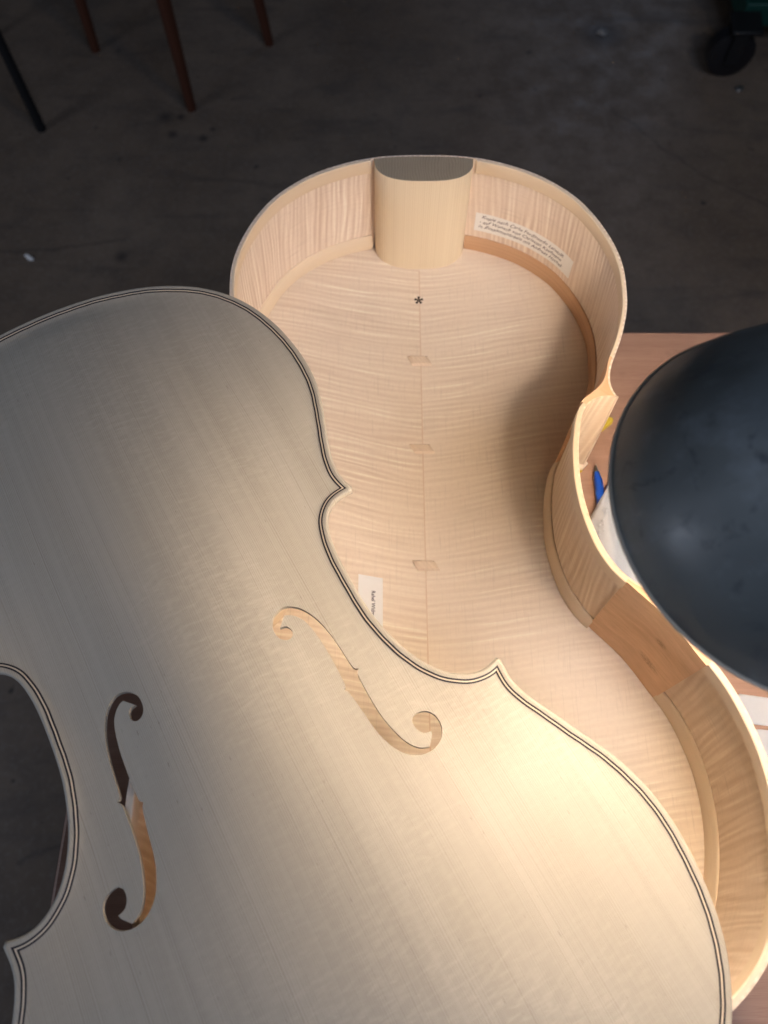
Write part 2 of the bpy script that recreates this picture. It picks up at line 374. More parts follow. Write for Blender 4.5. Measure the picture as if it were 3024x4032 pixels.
BODY_UP = [(0, 0), (26.5, .8), (45.7, 3.2), (65, 8), (84, 15.4), (103, 25.2), (121, 39), (136.1, 54.4), (148.5, 74), (158.2, 96), (164.4, 117), (167.3, 138), (166.8, 157), (165, 176.5), (160.8, 194), (155, 212), (148, 228.2), (143.6, 238.1), (140.8, 248.8), (140.5, 258), (142.3, 264.1), (145.4, 268.3)]
BODY_C = [(145.4, 268.5), (134.5, 267.6), (127, 270), (119.3, 276.3), (115.5, 284), (111.8, 299.3), (109.8, 311.8), (108.6, 324), (108, 335.8), (108.2, 347.6), (109.3, 359.1), (112, 374), (116.6, 390.3), (122.4, 403.2), (129.9, 413.6), (137.5, 420.6), (145, 425), (152, 427), (159, 426.4), (165.2, 424.4)]
BODY_LOW = [(165.4, 424.6), (165.2, 437), (168.6, 452), (176, 468), (183, 479), (189.2, 490), (194, 502), (198.2, 515), (201.5, 527.5), (203.4, 539), (204.6, 555), (204.2, 572), (202, 590), (198.5, 606), (193.2, 623), (186.5, 637), (178, 649.5), (169.2, 658.6), (160, 666.4), (150, 673.6), (120, 692), (85, 706.5), (45, 715.5), (0, 718)]
def smooth_seg(P, sig, sym=False): return gsmooth(catmull(P, 1.5), sig, sym)
P_UP, P_C, P_LOW = smooth_seg(PLATE_UP, 4, True), smooth_seg(PLATE_C, 3), smooth_seg(PLATE_LOW, 4)
B_UP, B_C, B_LOW = smooth_seg(BODY_UP, 4, True), smooth_seg(BODY_C, 3), smooth_seg(BODY_LOW, 4)
WV = np.array([0, 8, 30, 60, 100, 150, 200, 240, 270, 300, 330, 370, 400, 430, 460, 500, 552, 600, 650, 690, 704, 714.])
WW = np.array([0, 30, 95, 138, 158, 164, 151, 133, 118, 109, 107, 109, 116, 134, 162, 188, 203, 196, 169, 100, 30, 0.])
wf = np.arange(0, 715); wfine = np.interp(wf, WV, WW)
kk = np.exp(-.5 * (np.arange(-36, 37) / 12.) ** 2); kk /= kk.sum(); wfine = np.convolve(np.r_[-wfine[1:37][::-1], wfine, -wfine[-37:-1][::-1]], kk, 'valid')
def arch(u, v, inset=9.0, power=.85, exp=3.5):
    w = np.interp(v, wf, wfine) - inset; t = np.clip(np.abs(u) / np.maximum(w, 4), 0, 1)
    A = np.clip(1 - np.abs((v - 358) / 346) ** exp, 0, 1)
    return A * ((1 + np.cos(np.pi * t)) / 2) ** power

def cdt(points, loops, keep):
    """triangulate points with the closed loops as constraints; keep(centroids) -> mask"""
    vs_, ed = [], []
    for L in loops:
        s = len(vs_); vs_ += [tuple(p) for p in L]; ed += [(s + i, s + (i + 1) % len(L)) for i in range(len(L))]
    vs_ += [tuple(p) for p in points]
    r = delaunay_2d_cdt([Vector(p) for p in vs_], ed, [], 0, 1e-4)
    V = np.array([tuple(p) for p in r[0]]); F = np.array([tuple(f) for f in r[2]])
    orig = r[3]; mp = {}
    for i, o in enumerate(orig):
        for k in o: mp[k] = i
    F = F[keep(V[F].mean(1))]
    LI = []; s = 0
    for L in loops: LI.append([mp[s + i] for i in range(len(L))]); s += len(L)
    return V, F, LI
def ring_points(loop, dists):
    n = normals(np.vstack([loop[-1], loop, loop[0]]))[1:-1]
    if inside(loop[:1] + n[:1] * .5, loop)[0]: n = -n
    out = []
    for d in dists:
        p = loop - n * d; p = p[::1 if d < 12 else 2]
        m = inside(p, loop) & (seg_dist(p, loop) > d * .93); out.append(p[m])
    return np.vstack(out)
def thin(P, base, r):
    return P[seg_dist(P, base) > r]

# ------------------------------------------------------------------ cello top (the spruce plate with f-holes)
ANG = math.radians(29.43)
# plate frame: (x, v) -> local (x, -v); placed on the rim
pe = np.array([math.cos(ANG), math.sin(ANG)]); pa = np.array([math.sin(ANG), -math.cos(ANG)])
org = -41.0 * pe - 490.5 * pa
top = empty('soundboard', (mm(org[0]), mm(org[1]), RIM + .0004), ANG)
half = np.vstack([P_UP, P_C, P_LOW])
loop = np.vstack([half[1:], np.c_[-half[1:-1, 0], half[1:-1, 1]][::-1], half[:1]])
FH = [(47.4, 331.1), (49.7, 328.1), (53.0, 325.9), (56.8, 324.5), (60.8, 324.7), (64.8, 326.9), (68.4, 330.0), (71.4, 334.5), (74.1, 340.4), (76.2, 347.5), (77.7, 355.8), (78.7, 364.9), (79.2, 373.1), (79.5, 378.7), (80.2, 381.8), (81.3, 383.3), (83.0, 382.6), (80.6, 385.4), (80.1, 390.8), (80.0, 399.4), (80.1, 408.1), (80.6, 416.4), (81.7, 423.5), (83.3, 430.4), (85.3, 436.5), (88.0, 441.5), (90.7, 444.8), (94.1, 446.9), (97.4, 447.8), (102.1, 442.7), (103.2, 440.1), (101.2, 440.0), (98.1, 438.8), (96.0, 435.3), (95.3, 431.6), (96.1, 428.3), (98.5, 426.3), (102.1, 425.9), (106.2, 427.1), (109.4, 429.8), (111.0, 433.5), (111.2, 437.9), (109.8, 442.7), (106.7, 446.6), (103.3, 448.9), (99.1, 450.3), (94.7, 450.6), (90.5, 449.8), (86.1, 447.7), (82.3, 444.8), (79.1, 440.8), (76.2, 434.8), (73.8, 427.6), (72.5, 420.1), (71.7, 411.4), (70.8, 402.9), (69.8, 396.2), (69.2, 393.5), (67.6, 391.6), (69.9, 390.1), (69.9, 387.2), (70.2, 377.6), (70.2, 366.8), (69.7, 356.6), (68.3, 346.4), (66.4, 338.9), (63.8, 334.7), (60.6, 331.8), (58.1, 330.5), (56.1, 330.3), (50.0, 337.1), (51.5, 336.9), (54.0, 337.2), (55.7, 339.3), (56.3, 342.5), (55.2, 345.1), (52.6, 346.9), (49.7, 346.4), (47.1, 344.4), (45.8, 341.3), (45.5, 337.2), (45.9, 333.9)]
FH = np.array(FH); corners = [16, 28, 30, 58, 69, 70]
fl = []
for a, b in zip(corners, corners[1:] + [corners[0] + len(FH)]):
    idx = [i % len(FH) for i in range(a, b + 1)]
    seg = FH[idx]; c = catmull(seg, .9) if len(seg) > 2 else resample(seg, .9)
    if len(c) > 14: c = gsmooth(c, 1.6)
    fl.append(c[:-1])
fR_ = np.vstack(fl); fL_ = np.c_[-fR_[:, 0], fR_[:, 1]][::-1]
gx, gy = np.meshgrid(np.arange(-200, 201, 5.), np.arange(4, 714, 5.)); gx[1::2] += 2.5
G = np.c_[gx.ravel(), gy.ravel()]; G = G[inside(G, loop)]; G = G[seg_dist(G, loop) > 17]
for h in (fR_, fL_): G = G[~inside(G, h) & (seg_dist(G, h) > 3.0)]
def fring(h):
    n = normals(np.vstack([h[-1], h, h[0]]))[1:-1]; p = np.vstack([h + n * 1.4, h - n * 1.4])[::2]
    return p[~inside(p, h) & (seg_dist(p, h) > 1.25)]
R = ring_points(loop, (.35, .9, 1.7, 2.6, 4.0, 5.5, 7.0, 8.5, 10.5, 13))
ptsP = np.vstack([G, R, fring(fR_), fring(fL_)])
def keepP(c): return inside(c, loop) & ~inside(c, fR_) & ~inside(c, fL_)
V2, F2, LI = cdt(ptsP, [loop, fR_, fL_], keepP)
dE = seg_dist(V2, loop)
def edge_prof(d):
    e = np.where(d < 2.0, -(2.0 - np.sqrt(np.clip(4 - (2 - d) ** 2, 0, 4))), 0.0)
    return e + np.interp(d, [0, 2.4, 4.0, 7.0, 9.5, 14, 26], [0, 0, -.45, -1.15, -1.25, -.8, 0])
def plate_z(p, d): return 4.6 + edge_prof(d) + 23.5 * arch(p[:, 0], p[:, 1])
zt = plate_z(V2, dE)
zb = np.maximum(0.0, zt - 4.4); zb[dE < 9] = 0.0
n = len(V2)
VV = [(mm(x), mm(-v), mm(z)) for (x, v), z in zip(V2, zt)] + [(mm(x), mm(-v), mm(z)) for (x, v), z in zip(V2, zb)]
FF = [tuple(f) for f in F2] + [tuple(n + i for i in f[::-1]) for f in F2]
for L in LI:
    for i in range(len(L)):
        a, b = L[i], L[(i + 1) % len(L)]; FF.append((a, b, n + b, n + a))
mesh_obj('spruce_plate', VV, FF, M['spruce_top'], top, angle=42)
def chain_trim(A, B):
    """cut two polylines (end of A, start of B) at their crossing"""
    for i in range(len(A) - 2, 0, -1):
        for j in range(0, len(B) - 1):
            p, r = A[i], A[i + 1] - A[i]; q, s = B[j], B[j + 1] - B[j]; cr = r[0] * s[1] - r[1] * s[0]
            if abs(cr) < 1e-9: continue
            t = ((q - p)[0] * s[1] - (q - p)[1] * s[0]) / cr; u = ((q - p)[0] * r[1] - (q - p)[1] * r[0]) / cr
            if 0 <= t <= 1 and 0 <= u <= 1:
                X = p + t * r; return np.vstack([A[:i + 1], X]), np.vstack([X, B[j + 1:]])
    return A, B
def offset_half(d):
    segs = []
    for S in (P_UP, P_C, P_LOW):
        nn = normals(S)
        q_ = np.arange(len(S)) * 1.5; e = S - nn * (d + .10 * np.sin(q_ * .13) + .07 * np.sin(q_ * .41 + 1))[:, None]
        segs.append(e)
    # extend ends of each a little so neighbours cross, then trim
    def ext(e, atstart, atend):
        if atstart: e = np.vstack([e[0] + (e[0] - e[2]) * 3, e])
        if atend: e = np.vstack([e, e[-1] + (e[-1] - e[-3]) * 3])
        return e
    u, c, l = ext(segs[0], 0, 1), ext(segs[1], 1, 1), ext(segs[2], 1, 0)
    u, c = chain_trim(u, c); c, l = chain_trim(c, l)
    u = u.copy(); u[0, 0] = 0; l = l.copy(); l[-1, 0] = 0
    return u, c, l
def ribbon(name, d0, d1, mat, lift, parent):
    V, F = [], []
    for sgn in (1, -1):
        for A, B in zip(offset_half(d0), offset_half(d1)):
            m = max(len(A), len(B)); da = np.linspace(0, 1, m)
            def rs(P):
                s = np.r_[0, np.cumsum(np.linalg.norm(np.diff(P, axis=0), axis=1))]; s /= s[-1]
                return np.c_[np.interp(da, s, P[:, 0]), np.interp(da, s, P[:, 1])]
            a, b = rs(A), rs(B); za = plate_z(a, seg_dist(a, loop)); zb_ = plate_z(b, seg_dist(b, loop)); s0 = len(V)
            for (p, z), (q, w) in zip(zip(a, za), zip(b, zb_)):
                V += [(mm(sgn * p[0]), mm(-p[1]), mm(z + lift)), (mm(sgn * q[0]), mm(-q[1]), mm(w + lift))]
            F += [(s0 + 2 * i, s0 + 2 * i + 1, s0 + 2 * i + 3, s0 + 2 * i + 2) for i in range(m - 1)]
    o = mesh_obj(name, V, F, mat, parent)
    nv = o.data.polygons[0].normal
    return o
pf = ribbon('purfling', 4.0, 6.9, M['white_line'], .14, top)
ribbon('outer_black_line', 3.9, 5.0, M['black_line'], .20, pf); ribbon('inner_black_line', 5.9, 7.0, M['black_line'], .20, pf)
props(pf, 'inlaid black and white double line running round the edge')
props(top, 'pale unvarnished spruce cello soundboard with two f-holes lying askew across the open body', 'soundboard')

# ------------------------------------------------------------------ cello body: back, ribs, linings, blocks
CX, CY = 37.0, 596.2
RH = 108.0
body = empty('cello', (mm(CX), mm(CY), RIM))
def bl(p, z): return (mm(p[0]), mm(-p[1]), mm(z))
def cut(S, a, b):
    """piece of polyline between arc lengths a and b (negative b counts from the end)"""
    s = np.r_[0, np.cumsum(np.linalg.norm(np.diff(S, axis=0), axis=1))]
    if b <= 0: b = s[-1] + b
    q = np.r_[a, s[(s > a + .2) & (s < b - .2)], b]
    return np.c_[np.interp(q, s, S[:, 0]), np.interp(q, s, S[:, 1])], q
def sweep(name, S, q, prof, mat, sgn=1, label=None, parent=body):
    """prof: closed list of (inward offset, z)"""
    nn = normals(S); V, UV, F = [], [], []; m = len(prof)
    per = np.r_[0, np.cumsum([math.hypot(prof[(i + 1) % m][0] - prof[i][0], prof[(i + 1) % m][1] - prof[i][1]) for i in range(m)])]
    for k in range(len(S)):
        for i, (o, z) in enumerate(prof):
            p = S[k] - nn[k] * o; V.append((mm(sgn * p[0]), mm(-p[1]), mm(z))); UV.append((mm(q[k]) + .31 * (sgn < 0), mm(z + o)))
    for k in range(len(S) - 1):
        for i in range(m):
            j = (i + 1) % m; F.append((k * m + i, k * m + j, (k + 1) * m + j, (k + 1) * m + i))
    F.append(tuple(range(m))); F.append(tuple(range((len(S) - 1) * m, len(S) * m)))
    o = mesh_obj(name, V, F, mat, parent, uvs=UV, angle=30)
    if label: o['label'] = label
    return o
RT = 1.5     # rib thickness
def lopside(S):
    """the bass lower bout is a little narrower than the treble one"""
    t = np.clip((S[:, 1] - 400) / 120, 0, 1); t = t * t * (3 - 2 * t)
    return np.c_[S[:, 0] * (1 - .047 * t), S[:, 1]]
rib_prof = [(0, 0), (RT, 0), (RT, -RH), (0, -RH)]
def up_lin(w): return [(RT, -.12), (RT + w * .75, -.12), (RT + w, -.7), (RT + w, -12.5), (RT + w * .55, -14.5), (RT, -15.0)]
def lo_lin(w): return [(RT, -RH + 15.5), (RT + .7, -RH + 15.8), (RT + 1.6, -RH + 15.2), (RT + w, -RH + 9), (RT + w, -RH + .2), (RT, -RH + .2)]
BLK_HALF = 46.0
for sgn in (1, -1):
    side = 'right' if sgn > 0 else 'left'
    for S, nm in ((B_UP, 'upper'), (B_C, 'waist'), (B_LOW, 'lower')):
        if sgn < 0: S = lopside(S)
        q0 = np.r_[0, np.cumsum(np.linalg.norm(np.diff(S, axis=0), axis=1))]
        S_, q_ = cut(S, 0.0, 0) if nm != 'upper' else cut(S, 0.0, 0)
        sweep('rib', S_, q_, rib_prof, M['maple_rib'] if nm == 'upper' else M['maple_rib_slant'], sgn)
        a, b = {'upper': (50.0, -39.2), 'waist': (26.2, -34.2), 'lower': (53.2, -26.0)}[nm]
        S_, q_ = cut(S, a, b)
        sweep('lining', S_, q_, up_lin(2.3 if nm == 'upper' else 3.0), M['lining'], sgn)
        brown = nm == 'upper' and sgn > 0
        S2_, q2_ = (cut(S, 48.0, -22.0) if brown else (S_, q_))
        sweep('lining', S2_, q2_, lo_lin(4.6 if nm != 'upper' else 4.2), M['lining_brown'] if brown else M['lining'], sgn,
              'brown lower lining strip beside the handwritten paper' if brown else None)
# neck block: D-shaped, rounded towards the inside
xs = np.linspace(-BLK_HALF, BLK_HALF, 61)
s = np.vstack([np.c_[-B_UP[1:, 0], B_UP[1:, 1]][::-1], B_UP]); nn = normals(s); inn = s - nn * (RT - .1)
if inn[len(inn) // 2, 1] < 0: inn = s + nn * (RT - .1)
back_edge = np.c_[xs, np.interp(xs, inn[:, 0], inn[:, 1])]
th_ = np.linspace(0, math.pi, 61); ex = 2 / 2.7
front = np.c_[BLK_HALF * np.sign(np.cos(th_)) * np.abs(np.cos(th_)) ** ex, 4.5 + 29.5 * np.abs(np.sin(th_)) ** ex]
poly = [(mm(p[0]), mm(-p[1])) for p in np.vstack([back_edge, front[1:-1]])]
nb = prism('neck_block', poly, mm(-.10), mm(-RH - 6), M['spruce_block'], body, mats=[M['spruce_block'], M['end_grain']], bev=.0006)
nb['label'] = 'rounded spruce block with dark end grain at the neck end'
eb = [(mm(x), mm(-v)) for x, v in [(-42, 716.2), (42, 716.2), (42, 700), (34, 690), (-34, 690), (-42, 700)]]
prism('end_block', eb, mm(-.1), mm(-RH - 4), M['spruce_block'], body, mats=[M['spruce_block'], M['end_grain']], bev=.0008)
def corner_block(A, B, la, lb, sgn, sag):
    """fills the corner between the end of segment A and the start of segment B"""
    a, _ = cut(A, np.linalg.norm(np.diff(A, axis=0), axis=1).sum() - la, 0); b, _ = cut(B, 0.0, lb)
    ia = a - normals(a) * (RT - .1); ib = b - normals(b) * (RT - .1)
    ia, ib = chain_trim(ia, ib)
    p0 = b[-1] - normals(b)[-1] * (RT + 4.4); p1 = a[0] - normals(a)[0] * (RT + 2.2)
    d = p1 - p0; L = np.linalg.norm(d); nrm = np.array([d[1], -d[0]]) / L; mid = (p0 + p1) / 2
    if np.dot(nrm, ia[-1] - mid) < 0: nrm = -nrm
    face = np.array([p0 + d * t + nrm * sag * math.sin(math.pi * t) * math.sin(math.pi * (.15 + .7 * t)) for t in np.linspace(0, 1, 17)])
    P = np.vstack([ia, ib[1:], face]); nP = len(P); nf = len(face)
    V = [(mm(sgn * p[0]), mm(-p[1]), mm(-.08)) for p in P] + [(mm(sgn * p[0]), mm(-p[1]), mm(-RH - .5)) for p in P]
    ar = np.r_[0, np.cumsum(np.linalg.norm(np.diff(P, axis=0), axis=1))] - np.linalg.norm(np.diff(np.vstack([ia, ib[1:], face[:1]]), axis=0), axis=1).sum()
    UV = [(mm(s_), 0.0) for s_ in ar] + [(mm(s_), mm(-RH)) for s_ in ar]
    F = [tuple(range(nP)), tuple(range(nP, 2 * nP))[::-1]] + [(i, (i + 1) % nP, nP + (i + 1) % nP, nP + i) for i in range(nP)]
    return mesh_obj('corner_block', V, F, M['willow'], body, uvs=UV, angle=30)
for sgn in (1, -1):
    ls = lopside if sgn < 0 else (lambda S: S)
    corner_block(B_UP, B_C, 40.0, 27.0, sgn, 6.0)
    o = corner_block(ls(B_C), ls(B_LOW), 35.0, 54.0, sgn, 3.0)
    if sgn > 0: o['label'] = 'orange brown willow block with small knots beside the lamp shade'

# back plate: two book-matched halves, hollowed inside
def outset(S, d): return S + normals(S) * d
bo = np.vstack([outset(B_UP, 4.2), outset(B_C, 4.2)[1:-1], outset(B_LOW, 4.2)]); bo[0, 0] = 0; bo[-1, 0] = 0
bloop = np.vstack([bo, np.c_[-bo[1:-1, 0], bo[1:-1, 1]][::-1]])
hl = np.vstack([bo, np.c_[np.zeros(60), np.linspace(bo[-1, 1], bo[0, 1], 62)[1:-1]]])   # right half loop
gx, gy = np.meshgrid(np.arange(3, 210, 6.), np.arange(0, 720, 6.)); G = np.c_[gx.ravel(), gy.ravel()]
G = G[inside(G, hl)]; G = G[(seg_dist(G, hl) > 3.2) & (seg_dist(G, bloop) > 12)]
Rr = ring_points(bloop, (.4, 1.2, 2.2, 5, 9, 12)); Rr = Rr[Rr[:, 0] > 1.5]
V2, F2, LI = cdt(np.vstack([G, Rr]), [hl], lambda c: inside(c, hl))
dB = seg_dist(V2, bloop)
def back_z(p): return -RH - 21.0 * arch(p[:, 0] * .985, np.clip(p[:, 1] - 2, 0, 714), 14.0, .8, 3.2)
zi = back_z(V2) - np.where(dB < 2.2, 2.2 - np.sqrt(np.clip(2.2 ** 2 - (2.2 - dB) ** 2, 0, 9)), 0)
zo = np.minimum(-RH - 5.2, -RH - 5.2 - 20.5 * arch(V2[:, 0], np.clip(V2[:, 1] - 2, 0, 714), 9.0)) + np.where(dB < 2.2, 2.2 - np.sqrt(np.clip(2.2 ** 2 - (2.2 - dB) ** 2, 0, 9)), 0)
zo = np.minimum(zo, zi - .8); n = len(V2)
for sgn in (1, -1):
    W2 = lopside(V2) if sgn < 0 else V2
    VV = [(mm(sgn * x), mm(-v), mm(z)) for (x, v), z in zip(W2, zi)] + [(mm(sgn * x), mm(-v), mm(z)) for (x, v), z in zip(W2, zo)]
    FF = [tuple(f) for f in F2] + [tuple(n + i for i in f[::-1]) for f in F2]
    L = LI[0]
    for i in range(len(L)): a, b = L[i], L[(i + 1) % len(L)]; FF.append((a, b, n + b, n + a))
    o = mesh_obj('back_half', VV, FF, M['maple_back_r' if sgn > 0 else 'maple_back_l'], body, angle=50)
    o['label'] = 'flamed maple half of the back, ' + ('right' if sgn > 0 else 'left') + ' of the centre joint'
def drape(pts, lift):
    p = np.asarray(pts, float); z = back_z(p) + lift; return [bl(a, b) for a, b in zip(p, z)]
# glue line at the joint
vv = np.linspace(36, 700, 140); V, F = [], []
wj = .55 + .22 * np.sin(vv * .19) * np.sin(vv * .043 + 1)
for k, v in enumerate(vv): V += drape([(-wj[k] - .2, v), (wj[k] * .6, v)], .10)
F = [(2 * i, 2 * i + 1, 2 * i + 3, 2 * i + 2) for i in range(len(vv) - 1)]
mesh_obj('centre_joint', V, F, M['glue_line'], body)
# cleats: small bevelled diamonds across the joint
def cleat(v0, h, xa, xb, sk, mat):
    g = 6; T = []
    for j in range(g + 1):
        for i in range(g + 1): T.append((xa + (xb - xa) * i / g + sk * j / g, v0 + h * j / g))
    T = np.array(T); bz = back_z(T)
    ii = np.array([(i, j) for j in range(g + 1) for i in range(g + 1)])
    hgt = np.where((ii[:, 1] == 0), .8, np.where(ii[:, 1] == 1, 2.7, np.where(ii[:, 1] == g, .3, 2.7 - .2 * (ii[:, 1] - 1))))
    hgt = np.where((ii[:, 0] == 0) | (ii[:, 0] == g), hgt * .45, hgt)
    N = len(T); V = [bl(a, z + h_) for a, z, h_ in zip(T, bz, hgt)] + [bl(a, z - .3) for a, z in zip(T, bz)]
    F = []; w = g + 1
    for j in range(g):
        for i in range(g): a = j * w + i; F += [(a, a + 1, a + w + 1, a + w), (N + a, N + a + w, N + a + w + 1, N + a + 1)]
    ring = [i for i in range(w)] + [j * w + g for j in range(1, w)] + [g * w + i for i in range(g - 1, -1, -1)] + [j * w for j in range(g - 1, 0, -1)]
    for k in range(len(ring)): a, b = ring[k], ring[(k + 1) % len(ring)]; F.append((a, b, N + b, N + a))
    return mesh_obj('cleat', V, F, mat, body, angle=20)
M['cleat'] = maple('cleat_maple', (.79, .64, .49), (.64, .49, .36), 1.2, 5, contrast=.5, seed=.9)
cleat(136.5, 11.0, -14.0, 6.0, 5.2, M['cleat']); cleat(235.6, 10.0, -13.2, 6.0, 5.4, M['cleat']); cleat(354, 9.4, -12.2, 7.3, 5.0, M['cleat'])
# burnt star mark
V, F = [], []
for k in range(5):
    a = math.radians(90 + 72 * k); d = np.array([math.cos(a), -math.sin(a)]); e = np.array([d[1], -d[0]]); c = np.array([-1.2, 70.8])
    s0 = len(V); V += drape([c + d * .3 - e * .6, c + d * .3 + e * .6, c + d * 4.5 + e * 1.45, c + d * 4.5 - e * 1.45], .16); F.append((s0, s0 + 1, s0 + 2, s0 + 3))
props(mesh_obj('brand_mark', V, F, M['brand'], body, smooth=False), 'small burnt star mark on the centre joint')

# printed and handwritten paper labels
def text_tris(body_txt, size, bold=0.0, shear=0.0, space=1.0):
    cu = bpy.data.curves.new('tmp_text', 'FONT'); cu.body = body_txt; cu.size = size; cu.offset = bold; cu.shear = shear; cu.space_character = space
    cu.resolution_u = 3
    ob = bpy.data.objects.new('tmp_text', cu); COL.objects.link(ob)
    dg = bpy.context.evaluated_depsgraph_get(); me = bpy.data.meshes.new_from_object(ob.evaluated_get(dg))
    V = np.array([v.co[:2] for v in me.vertices]); F = [tuple(p.vertices) for p in me.polygons]
    bpy.data.objects.remove(ob); bpy.data.curves.remove(cu); bpy.data.meshes.remove(me); return V, F
gv, gu = np.meshgrid(np.linspace(371, 437, 12), np.linspace(-59, -38, 5), indexing='ij'); T = np.c_[gu.ravel(), gv.ravel()]; T[:, 1] += (T[:, 0] + 59) * .07
F = [(j * 5 + i, j * 5 + i + 1, (j + 1) * 5 + i + 1, (j + 1) * 5 + i) for j in range(11) for i in range(4)]
lab = mesh_obj('printed_label', drape(T, .25), F, M['paper'], body); lab['label'] = 'white printed paper label half hidden by the spruce top'
V, F = text_tris('Rahel Widmer', 4.5, .09); V[:, 0] *= 25.5 / V[:, 0].max()
mesh_obj('print', drape(np.c_[-47.6 + V[:, 1], 384.6 + V[:, 0]], .40), F, M['ink'], lab, smooth=False)
# handwritten label on the treble upper rib
LAB_Q0, LAB_Q1, LAB_Z0, LAB_Z1 = 56.0, 172.0, -61.0, -84.0
qU = np.r_[0, np.cumsum(np.linalg.norm(np.diff(B_UP, axis=0), axis=1))]; nU = normals(B_UP)
def on_rib(q, z, lift):
    x = np.interp(q, qU, B_UP[:, 0]); v = np.interp(q, qU, B_UP[:, 1]); nx = np.interp(q, qU, nU[:, 0]); nv = np.interp(q, qU, nU[:, 1])
    o = RT + lift; return [(mm(a - o * b), mm(-(c - o * d)), mm(e)) for a, b, c, d, e in zip(x, nx, v, nv, z)]
nq = 40; qs = np.linspace(LAB_Q0, LAB_Q1, nq); Tq = np.repeat(qs, 2); Tz = np.tile([LAB_Z0, LAB_Z1], nq)
hw = mesh_obj('handwritten_label', on_rib(Tq, Tz, .3), [(2 * i, 2 * i + 1, 2 * i + 3, 2 * i + 2) for i in range(nq - 1)], M['paper'], body)
hw['label'] = 'white paper strip with handwriting glued inside the rib'
lines = ['Kopie nach Carlo Ferdinando Landolfi', '- auf Wunsch von Christian Kaufmann', 'in Zusammenarbeit mit Andreas Huchel:']
V_, F_ = [], []
for li, tx in enumerate(lines):
    V, F = text_tris(tx, 5.6, .03, .42, 1.05); wd_ = V[:, 0].max()
    Lw = LAB_Q1 - LAB_Q0; V[:, 0] *= (Lw * (.83, .83, .86)[li]) / wd_
    # a hand is never level: slow drift, small waver
    V[:, 1] += .35 * np.sin(V[:, 0] * .55 + li) + .18 * np.sin(V[:, 0] * 1.7 + 2 * li) - .012 * V[:, 0]
    q = LAB_Q0 + (6.0, 4.2, 4.0)[li] + V[:, 0]; z = LAB_Z0 - (6.4, 12.4, 18.2)[li] + V[:, 1]
    s0 = len(V_); V_ += on_rib(q, z, .45); F_ += [tuple(s0 + i for i in f) for f in F]
mesh_obj('handwriting', V_, F_, M['ink_pen'], hw, smooth=False)
props(body, 'open cello body of flamed maple with blocks and linings showing inside', 'cello')

# ------------------------------------------------------------------ desk lamp with dark enamel shade
SHADE_C = Vector((.2105, .1622, RIM + .155)); SHADE_R = .0990
SHADE_N = Vector((.06, -.06, 1)).normalized()
lamp = empty('desk_lamp', (.62, .22, 0)); LM = Matrix.Translation(-Vector(lamp.location))
zq = SHADE_N.to_track_quat('Z', 'Y').to_matrix()
def lathe(name, prof, mat, parent, n=72, cen=SHADE_C, close=False):
    V, F = [], []
    for (r, h) in prof:
        for k in range(n):
            a = 2 * math.pi * k / n; V.append(cen - Vector(lamp.location) + zq @ Vector((r * math.cos(a), r * math.sin(a), h)))
    m = len(prof)
    for i in range(m if close else m - 1):
        for k in range(n):
            j = (i + 1) % m; F.append((i * n + k, i * n + (k + 1) % n, j * n + (k + 1) % n, j * n + k))
    return mesh_obj(name, V, F, mat, parent, angle=40)
R0 = SHADE_R
dome = [(R0 * 1, 0), (R0 * 0.975, 0.0075), (R0 * 0.935, 0.018), (R0 * 0.87, 0.031), (R0 * 0.78, 0.043), (R0 * 0.67, 0.054), (R0 * 0.54, 0.0635), (R0 * 0.41, 0.07), (R0 * 0.28, 0.0745), (R0 * 0.265, 0.079)]
sh = lathe('shade', dome + [(R0 * .262, .077), (R0 * .27, .0730)] + [(r - .0012, h - .0008) for r, h in dome[:-2][::-1]], M['enamel'], lamp, close=True)
sh['label'] = 'dark blue grey enamelled dome shade'
lathe('liner', [(r - .0022, h - .0016) for r, h in dome[:-2]], M['liner'], sh)
lip = [(R0 + .0012 * math.cos(a) + .0002, .0012 * math.sin(a) - .0006) for a in np.linspace(0, 2 * math.pi, 9)[:-1]]
lathe('rolled_lip', lip, M['lip'], sh, close=True)
lathe('socket', [(.001, .122), (.022, .122), (.026, .114), (.0275, .0775), (.020, .0775), (.018, .070), (.001, .070)], M['black_metal'], lamp, 32)
bulb = lathe('bulb', [(.029 * math.sin(a), .031 - .029 * math.cos(a)) for a in np.linspace(1.15, 2.35, 12)] + [(.0165, .061), (.0135, .080)], None, lamp, 32)
bm_ = NT('bulb_glow'); em = bm_.n('ShaderNodeEmission', i={'Color': (*LAMP_COLOR, 1), 'Strength': LAMP_POWER})
bm_.link(em.outputs[0], bm_.t.nodes['Material Output'].inputs['Surface']); bulb.data.materials.clear(); bulb.data.materials.append(bm_.m)
lathe('added_bulb_cap', [(.0003, .0019)] + [(.0291 * math.sin(a), .031 - .0291 * math.cos(a)) for a in np.linspace(.1, 1.17, 9)], M['steel'], bulb, 32)  # unseen opaque cap, added to weaken the bulb's downward light
lo = Vector(lamp.location); sk = SHADE_C + SHADE_N * .120
tube('arm', [sk - lo, sk + SHADE_N * .02 - lo, Vector((.36, .19, RIM + .30)) - lo, Vector((.62, .22, RIM + .36)) - lo], .008, M['black_metal'], lamp)
tube('post', [Vector((0, 0, .03)), Vector((0, 0, RIM + .37))], .011, M['black_metal'], lamp)
tube('base', [Vector((0, 0, 0)), Vector((0, 0, .02)), Vector((0, 0, .032))], [.15, .15, .13], M['black_metal'], lamp, 40)
props(lamp, 'lamp with large dark enamel shade glowing low over the cello rim', 'lamp')

